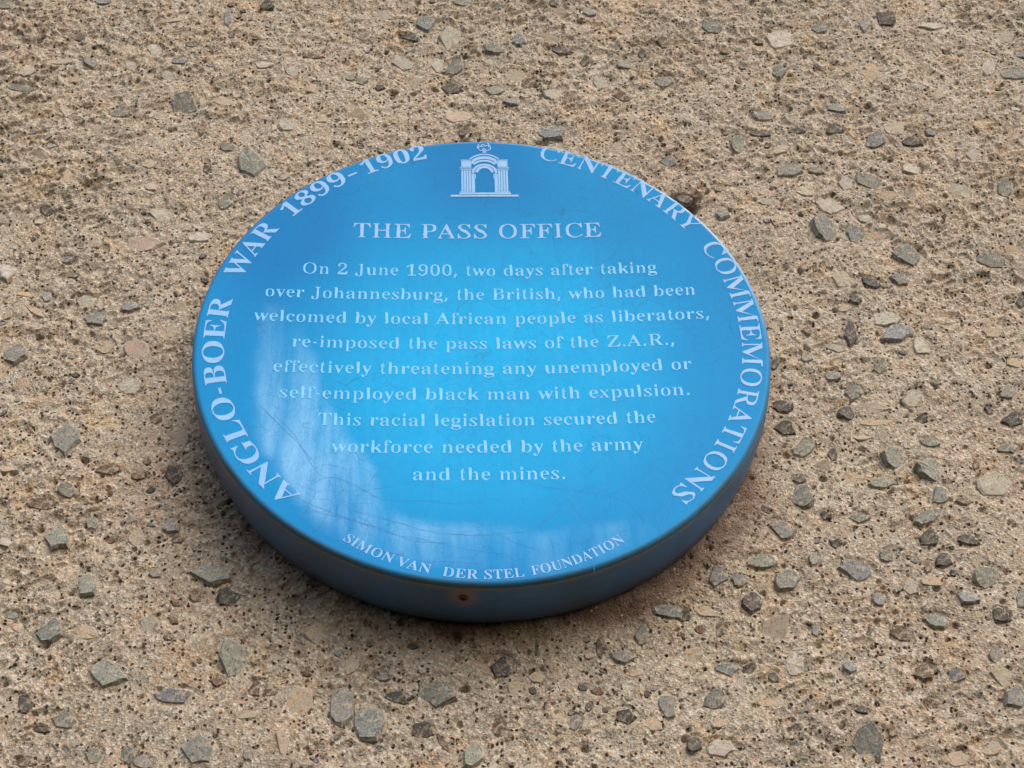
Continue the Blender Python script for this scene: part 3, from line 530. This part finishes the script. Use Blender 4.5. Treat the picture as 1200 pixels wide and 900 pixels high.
# side
y1 = prof[-1][1]
sp = [(1.0, y1)]
for t in np.linspace(0.06, 1, 16):
    sp.append((1.0 + 0.008 * math.sin(t * math.pi) - 0.010 * t ** 3, y1 * (1 - t) + 0.0010 * t))
sp += [(0.986, 0.0020), (0.980, 0.0032), (0.974, 0.0050), (0.972, 0.008), (0.965, 0.018)]
side, SV = lathe("rim", [(r * R0, y) for r, y in sp][::-1], 540, M_SIDE, plaque)
sy = SV[:, 1]
at = side.data.attributes.new("lip", 'FLOAT', 'POINT'); at.data.foreach_set("value", (np.clip((y1 + 0.0035 - sy) / 0.0035, 0, 1) * 0.9).astype(np.float32))
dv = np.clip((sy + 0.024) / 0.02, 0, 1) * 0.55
dv = np.maximum(dv, 0.55 * np.clip(-SV[:, 0] / R0, 0, 1) ** 0.7)  # browner and darker towards the left
at = side.data.attributes.new("side_brown", 'FLOAT', 'POINT'); at.data.foreach_set("value", dv.astype(np.float32))
hc = np.array([-0.078 * R0, -0.034, -0.997 * R0])
dh = np.sqrt(((SV - hc) ** 2).sum(1))
at = side.data.attributes.new("rust", 'FLOAT', 'POINT'); at.data.foreach_set("value", np.clip(1.15 - dh / 0.0105, 0, 1).astype(np.float32))
# weep hole with its rusted pin
def tube(name, r0, r1, depth, c, d, mat, parent, n=16):
    d = Vector(d).normalized(); u = d.orthogonal().normalized(); v = d.cross(u)
    V = []
    for (r, h) in ((r0, 0.0), (r0 * 1.05, 0.0003), (r1, 0.0004), (r1 * 0.8, -depth), (0.0001, -depth)):
        for i in range(n):
            a = 2 * math.pi * i / n; V.append(tuple(Vector(c) + (u * math.cos(a) + v * math.sin(a)) * r + d * h))
    F = [(q * n + i, q * n + (i + 1) % n, (q + 1) * n + (i + 1) % n, (q + 1) * n + i) for q in range(4) for i in range(n)]
    return mesh_obj(name, V, F, mat, parent, smooth=True)
M_RUST = mat_flat("rust_ring", (0.16, 0.075, 0.04), 0.8); M_DARK = mat_flat("dark_hole", (0.012, 0.008, 0.007), 0.9)
nrm = Vector((-0.078, 0, -0.997)).normalized()
hcen = Vector((0, -0.034, 0)) + nrm * (1.0062 * R0)
tube("rusty_hole", 0.0030, 0.0018, 0.0003, hcen, nrm, M_RUST, plaque)
hole = tube("hole_core", 0.0016, 0.0014, 0.0002, hcen + nrm * 0.0004, nrm, M_DARK, plaque)

# ---------------------------------------------------------------- lettering (flat print on the glaze)
FONT = None
try:
    import os
    fd = os.path.join(bpy.utils.system_resource('DATAFILES'), 'fonts', 'NotoSansMath-Regular.woff2')
    FONT = bpy.data.fonts.load(fd)
except Exception as e: print("font", e)
def bold(s):
    if FONT is None: return s
    o = ''
    for ch in s:
        if 'A' <= ch <= 'Z': o += chr(0x1D400 + ord(ch) - 65)
        elif 'a' <= ch <= 'z': o += chr(0x1D41A + ord(ch) - 97)
        elif ch.isdigit(): o += chr(0x1D7CE + ord(ch) - 48)
        else: o += ch
    return o
def text_mesh(s, keep_w, space=1.0, word=1.0):
    """outline mesh of a line of text, stems slimmed towards keep_w (em); returns verts (n,2), faces"""
    cu = bpy.data.curves.new("tmp", 'FONT'); cu.body = bold(s)
    if FONT: cu.font = FONT
    cu.resolution_u = 4; cu.space_character = space; cu.space_word = word
    ob = bpy.data.objects.new("tmp", cu); COL.objects.link(ob)
    bpy.context.view_layer.update()
    me = ob.to_mesh()
    n = len(me.vertices); v = np.empty(n * 3); me.vertices.foreach_get("co", v); v = v.reshape(-1, 3)[:, :2].copy()
    faces = [tuple(p.vertices) for p in me.polygons]
    cnt = {}
    for f in faces:
        for i in range(len(f)):
            a, b = f[i], f[(i + 1) % len(f)]
            cnt.setdefault((min(a, b), max(a, b)), []).append((a, b))
    ed = [x[0] for x in cnt.values() if len(x) == 1]
    ob.to_mesh_clear(); COL.objects.unlink(ob); bpy.data.objects.remove(ob); bpy.data.curves.remove(cu)
    # merge coincident vertices is unnecessary: the fill shares them
    E = np.array(ed); A, B = v[E[:, 0]], v[E[:, 1]]
    d = B - A; L = np.hypot(*d.T) + 1e-12; nr = np.stack([d[:, 1], -d[:, 0]], 1) / L[:, None]
    if sum((v[f[1]][0] - v[f[0]][0]) * (v[f[2]][1] - v[f[0]][1]) - (v[f[1]][1] - v[f[0]][1]) * (v[f[2]][0] - v[f[0]][0]) for f in faces) < 0: nr = -nr
    vn = np.zeros((n, 2)); np.add.at(vn, E[:, 0], nr); np.add.at(vn, E[:, 1], nr)
    ln = np.hypot(*vn.T); vn = vn / (ln[:, None] + 1e-9)
    out = v.copy()
    for i in range(n):
        if ln[i] < 1e-6 or abs(vn[i, 0]) < 0.15: continue
        sgn = -np.sign(vn[i, 0]); y = v[i, 1] + (1e-4 if vn[i, 1] < 0 else -1e-4)
        m = (A[:, 1] > y) != (B[:, 1] > y)
        if not m.any(): continue
        xs = A[m, 0] + (y - A[m, 1]) * d[m, 0] / d[m, 1]
        t = (xs - v[i, 0]) * sgn; t = t[t > 2e-3]
        if len(t) == 0: continue
        t = t.min()
        if t > 0.24: sh = 0.012
        else: sh = max(0.0, t - keep_w) * 0.5
        out[i, 0] += sgn * min(sh, 0.05) * abs(vn[i, 0])
    Fa = np.array([f for f in faces if len(f) == 3])
    def area(q): return (q[Fa[:, 1], 0] - q[Fa[:, 0], 0]) * (q[Fa[:, 2], 1] - q[Fa[:, 0], 1]) - (q[Fa[:, 1], 1] - q[Fa[:, 0], 1]) * (q[Fa[:, 2], 0] - q[Fa[:, 0], 0])
    sg = np.sign(area(v).sum()); dsp = out - v
    for it in range(12):
        bad = Fa[(area(v + dsp) * sg < -1e-8)]
        if len(bad) == 0: break
        dsp[np.unique(bad)] *= 0.5 if it < 8 else 0.0
    return v + dsp, faces
def put_text(name, v2, faces, mapping, mat, lift=0.00022):
    xy = mapping(v2)
    V = np.stack([xy[:, 0], face_y(xy[:, 0], xy[:, 1], lift), xy[:, 1]], 1)
    return mesh_obj(name, V, faces, mat, plaque, smooth=False)
LINES = [("THE PASS OFFICE", 0.5012, -0.4664, 0.4472, 0.066, 0.105, True),
         ("On 2 June 1900, two days after taking", 0.3203, -0.6404, 0.6367, 0, 0, False),
         ("over Johannesburg, the British, who had been", 0.2067, -0.7663, 0.7643, 0, 0, False),
         ("welcomed by local African people as liberators,", 0.0932, -0.7999, 0.801, 0, 0, False),
         ("re-imposed the pass laws of the Z.A.R.,", -0.0203, -0.6600, 0.6669, 0, 0, False),
         ("effectively threatening any unemployed or", -0.1338, -0.7174, 0.7178, 0, 0, False),
         ("self-employed black man with expulsion.", -0.2473, -0.69, 0.6974, 0, 0, False),
         ("This racial legislation secured the", -0.3609, -0.5562, 0.5743, 0, 0, False),
         ("workforce needed by the army", -0.4744, -0.5061, 0.5218, 0, 0, False),
         ("and the mines.", -0.5879, -0.237, 0.2563, 0, 0, False)]
for s, base, x0, x1, cap, kw, title in LINES:
    v, f = text_mesh(s, 0.070 if title else 0.060, word=1.15)
    a, b = v[:, 0].min(), v[:, 0].max()
    sy_ = (0.0820 / 0.54) if title else (0.0790 / 0.70)
    put_text("heading" if title else "inscription_line", v, f,
             lambda q: np.stack([(x0 + (q[:, 0] - a) / (b - a) * (x1 - x0)), base + q[:, 1] * sy_], 1) * R0,
             M_RING if title else M_TEXT)
def ring_word(s, a0, a1, c, rb, cap, kw, top_out=True, mat=None):
    v, f = text_mesh(s, kw)
    a, b = v[:, 0].min(), v[:, 0].max(); hs = cap / 0.54
    if '-' == s: hs = cap / 0.54
    def mp(q):
        t = math.radians(1) * (a0 + (q[:, 0] - a) / (b - a) * (a1 - a0))
        r = rb + (q[:, 1] * hs if top_out else -q[:, 1] * hs)
        return np.stack([c[0] + r * np.cos(t), c[1] + r * np.sin(t)], 1) * R0
    return mp, v, f, mat
CL, CR_, CS = (0.010, 0.022), (0.004, 0.026), (0.0, -0.21)
WORDS = [("ANGLO-BOER", 228.3, 169.4, CL, 0.903, 0.085, 0.105, True), ("WAR", 163.0, 145.6, CL, 0.903, 0.085, 0.105, True),
         ("1899", 141.3, 123.8, CL, 0.903, 0.080, 0.135, True), ("-", 122.9, 120.6, CL, 0.903, 0.080, 0.2, True), ("1902", 118.9, 103.2, CL, 0.903, 0.080, 0.135, True),
         ("CENTENARY", 75.4, 32.2, CR_, 0.901, 0.083, 0.070, True), ("COMMEMORATIONS", 26.9, -49.2, CR_, 0.899, 0.083, 0.070, True),
         ("SIMON", -126.3, -113.2, CS, 0.768, 0.041, 0.090, False), ("VAN", -112.0, -103.8, CS, 0.768, 0.041, 0.090, False),
         ("DER", -100.8, -92.4, CS, 0.768, 0.041, 0.090, False), ("STEL", -91.0, -81.6, CS, 0.768, 0.041, 0.090, False), ("FOUNDATION", -79.8, -55.8, CS, 0.768, 0.041, 0.090, False)]
for s, a0, a1, c, rb, cap, kw, out_ in WORDS:
    mp, v, f, _ = ring_word(s, a0, a1, c, rb, cap, kw, out_)
    put_text("border_word", v, f, mp, M_RING, lift=0.00024)

# ---------------------------------------------------------------- emblem: an arched gateway under a crest
EV, EF = [], []
def epoly(pts):
    i = len(EV); EV.extend(pts); EF.append(tuple(range(i, i + len(pts))))
def erect(x0, x1, z0, z1, t=0.0): epoly([(x0 + t, z0), (x1 - t, z0), (x1, z1), (x0, z1)])
def earc(cx, cz, r0, r1, ry, a0, a1, n=18):
    for i in range(n):
        t0 = math.radians(a0 + (a1 - a0) * i / n); t1 = math.radians(a0 + (a1 - a0) * (i + 1) / n)
        epoly([(cx + r0 * math.cos(t0), cz + r0 * ry * math.sin(t0)), (cx + r1 * math.cos(t0), cz + r1 * ry * math.sin(t0)),
               (cx + r1 * math.cos(t1), cz + r1 * ry * math.sin(t1)), (cx + r0 * math.cos(t1), cz + r0 * ry * math.sin(t1))])
CX = 0.021
erect(-0.108, 0.147, 0.7080, 0.7175)                      # ground line
erect(-0.076, 0.118, 0.7200, 0.7290)                      # step
for s in (-1, 1):                                         # outer piers, three narrow strips each, with base and cap
    for k in range(4):
        xa = CX + s * (0.0885 - k * 0.0098); erect(min(xa, xa - s * 0.0078), max(xa, xa - s * 0.0078), 0.7370, 0.8420)
    erect(min(CX + s * 0.0925, CX + s * 0.046), max(CX + s * 0.0925, CX + s * 0.046), 0.7300, 0.7355)
    erect(min(CX + s * 0.0925, CX + s * 0.046), max(CX + s * 0.0925, CX + s * 0.046), 0.8445, 0.8500)
    xa = CX + s * 0.0545; erect(min(CX + s * 0.0555, CX + s * 0.0520) - 0.0, max(CX + s * 0.0555, CX + s * 0.0520), 0.740, 0.842)
    erect(min(CX + s * 0.0495, CX + s * 0.0375), max(CX + s * 0.0495, CX + s * 0.0375), 0.7300, 0.8250)     # inner jamb
    erect(min(CX + s * 0.0365, CX + s * 0.0335), max(CX + s * 0.0365, CX + s * 0.0335), 0.8000, 0.8240)
earc(CX, 0.8280, 0.0395, 0.0490, 0.98, 0, 180)            # archivolt
earc(CX, 0.8270, 0.0250, 0.0365, 1.05, 8, 172)            # shaded soffit
for s in (-1, 1):                                         # entablature and curved pediment
    x0, x1 = sorted((CX + s * 0.0950, CX + s * 0.0500)); erect(x0, x1, 0.8525, 0.8570)
    x0, x1 = sorted((CX + s * 0.0880, CX + s * 0.0500)); erect(x0, x1, 0.8590, 0.8890)
    x0, x1 = sorted((CX + s * 0.0910, CX + s * 0.0500)); erect(x0, x1, 0.8910, 0.8960)
earc(CX, 0.8300, 0.0640, 0.0765, 1.10, 50, 130)
earc(CX, 0.8330, 0.0790, 0.0850, 1.10, 48, 132)
earc(CX, 0.8300, 0.0530, 0.0625, 1.06, 44, 136)
for s in (-1, 1):
    x0, x1 = sorted((CX + s * 0.0490, CX + s * 0.0400)); erect(x0, x1, 0.8760, 0.8890)
for cx, cz, r, a0, a1 in ((CX - 0.011, 0.955, 0.013, 30, 300), (CX + 0.013, 0.957, 0.015, -120, 140), (CX, 0.948, 0.007, 0, 360), (CX - 0.004, 0.968, 0.008, 0, 200), (CX + 0.004, 0.970, 0.018, -40, 60), (CX - 0.006, 0.962, 0.021, 130, 240)):
    earc(cx, cz, r - 0.0042, r, 1.0, a0, a1, 10)
erect(CX - 0.006, CX + 0.008, 0.932, 0.940)
ev = np.array(EV) * R0
emb = mesh_obj("gateway_emblem", np.stack([ev[:, 0], face_y(ev[:, 0], ev[:, 1], 0.00024), ev[:, 1]], 1), EF, M_RING, plaque)
emb["label"] = "small printed archway emblem with a crest above it"

# ---------------------------------------------------------------- the longer cracks in the glaze
CRACKS = [[(-0.69,-0.329),(-0.629,-0.406),(-0.583,-0.494),(-0.531,-0.585)],[(-0.576,-0.624),(-0.531,-0.585),(-0.477,-0.584),(-0.39,-0.631),(-0.326,-0.665),(-0.176,-0.671),(-0.091,-0.682),(0.013,-0.659)],[(-0.634,-0.649),(-0.536,-0.699),(-0.451,-0.738),(-0.345,-0.777),(-0.24,-0.827),(-0.103,-0.84)],[(-0.551,-0.78),(-0.466,-0.828),(-0.377,-0.857),(-0.244,-0.889)],[(-0.444,-0.707),(-0.354,-0.733),(-0.192,-0.79),(-0.065,-0.807),(0.059,-0.802),(0.14,-0.787),(0.196,-0.744),(0.237,-0.697)],[(-0.571,-0.709),(-0.426,-0.751),(-0.307,-0.8),(-0.192,-0.827),(-0.066,-0.861),(0.075,-0.885)],[(-0.225,-0.909),(-0.12,-0.909),(0.002,-0.924)],[(0.05,-0.812),(0.095,-0.843),(0.19,-0.878)],[(0.168,-0.777),(0.202,-0.845),(0.21,-0.963)],[(0.253,-0.649),(0.278,-0.695),(0.305,-0.74),(0.348,-0.799)],[(0.283,-0.756),(0.278,-0.79),(0.285,-0.847),(0.347,-0.809)],[(0.311,-0.858),(0.323,-0.891),(0.328,-0.967)],[(0.45,-0.873),(0.487,-0.814),(0.521,-0.731)],[(0.531,-0.866),(0.562,-0.767),(0.608,-0.631)],[(0.084,-0.579),(0.194,-0.616),(0.358,-0.649),(0.478,-0.695)],[(0.362,-0.666),(0.395,-0.587),(0.412,-0.517),(0.407,-0.427)],[(0.478,-0.695),(0.528,-0.592),(0.569,-0.452)],[(-0.765,-0.265),(-0.674,-0.372),(-0.613,-0.442),(-0.553,-0.529)],[(-0.384,-0.631),(-0.367,-0.578),(-0.319,-0.507)],[(0.474,0.78),(0.513,0.692),(0.573,0.621),(0.616,0.525),(0.636,0.461)],[(0.297,0.665),(0.342,0.728),(0.411,0.696)],[(0.435,0.567),(0.493,0.582)],[(0.617,0.462),(0.66,0.489)],[(0.467,0.469),(0.519,0.405),(0.559,0.32)],[(0.158,0.84),(0.254,0.786),(0.297,0.665)],[(0.402,0.534),(0.426,0.408),(0.424,0.285)]]
CVv, CF = [], []
rc = np.random.default_rng(9)
for line in CRACKS:
    P = np.array(line); t = np.linspace(0, len(P) - 1, (len(P) - 1) * 7 + 1); i = np.minimum(t.astype(int), len(P) - 2); fr = (t - i)[:, None]
    # catmull-rom
    Pm = np.vstack([2 * P[0] - P[1], P, 2 * P[-1] - P[-2]])
    a, b, c, d = Pm[i], Pm[i + 1], Pm[i + 2], Pm[i + 3]
    Q = 0.5 * ((2 * b) + (-a + c) * fr + (2 * a - 5 * b + 4 * c - d) * fr ** 2 + (-a + 3 * b - 3 * c + d) * fr ** 3)
    Q += rc.normal(0, 0.0009, Q.shape)
    T = np.gradient(Q, axis=0); T /= np.hypot(*T.T)[:, None] + 1e-9; Nn = np.stack([-T[:, 1], T[:, 0]], 1)
    w = (0.00028 + 0.00032 * rc.random(len(Q)))[:, None] * np.minimum(1, np.minimum(np.arange(len(Q)), np.arange(len(Q))[::-1]) / 3 + 0.15)[:, None]
    o = len(CVv)
    for q in range(len(Q)): CVv += [Q[q] + Nn[q] * w[q], Q[q] - Nn[q] * w[q]]
    CF += [(o + 2 * q, o + 2 * q + 1, o + 2 * q + 3, o + 2 * q + 2) for q in range(len(Q) - 1)]
cv = np.array(CVv) * R0
gc = mesh_obj("glaze_crack", np.stack([cv[:, 0], face_y(cv[:, 0], cv[:, 1], 0.00027), cv[:, 1]], 1), CF, M_CRACK, plaque)
gc["kind"] = "stuff"
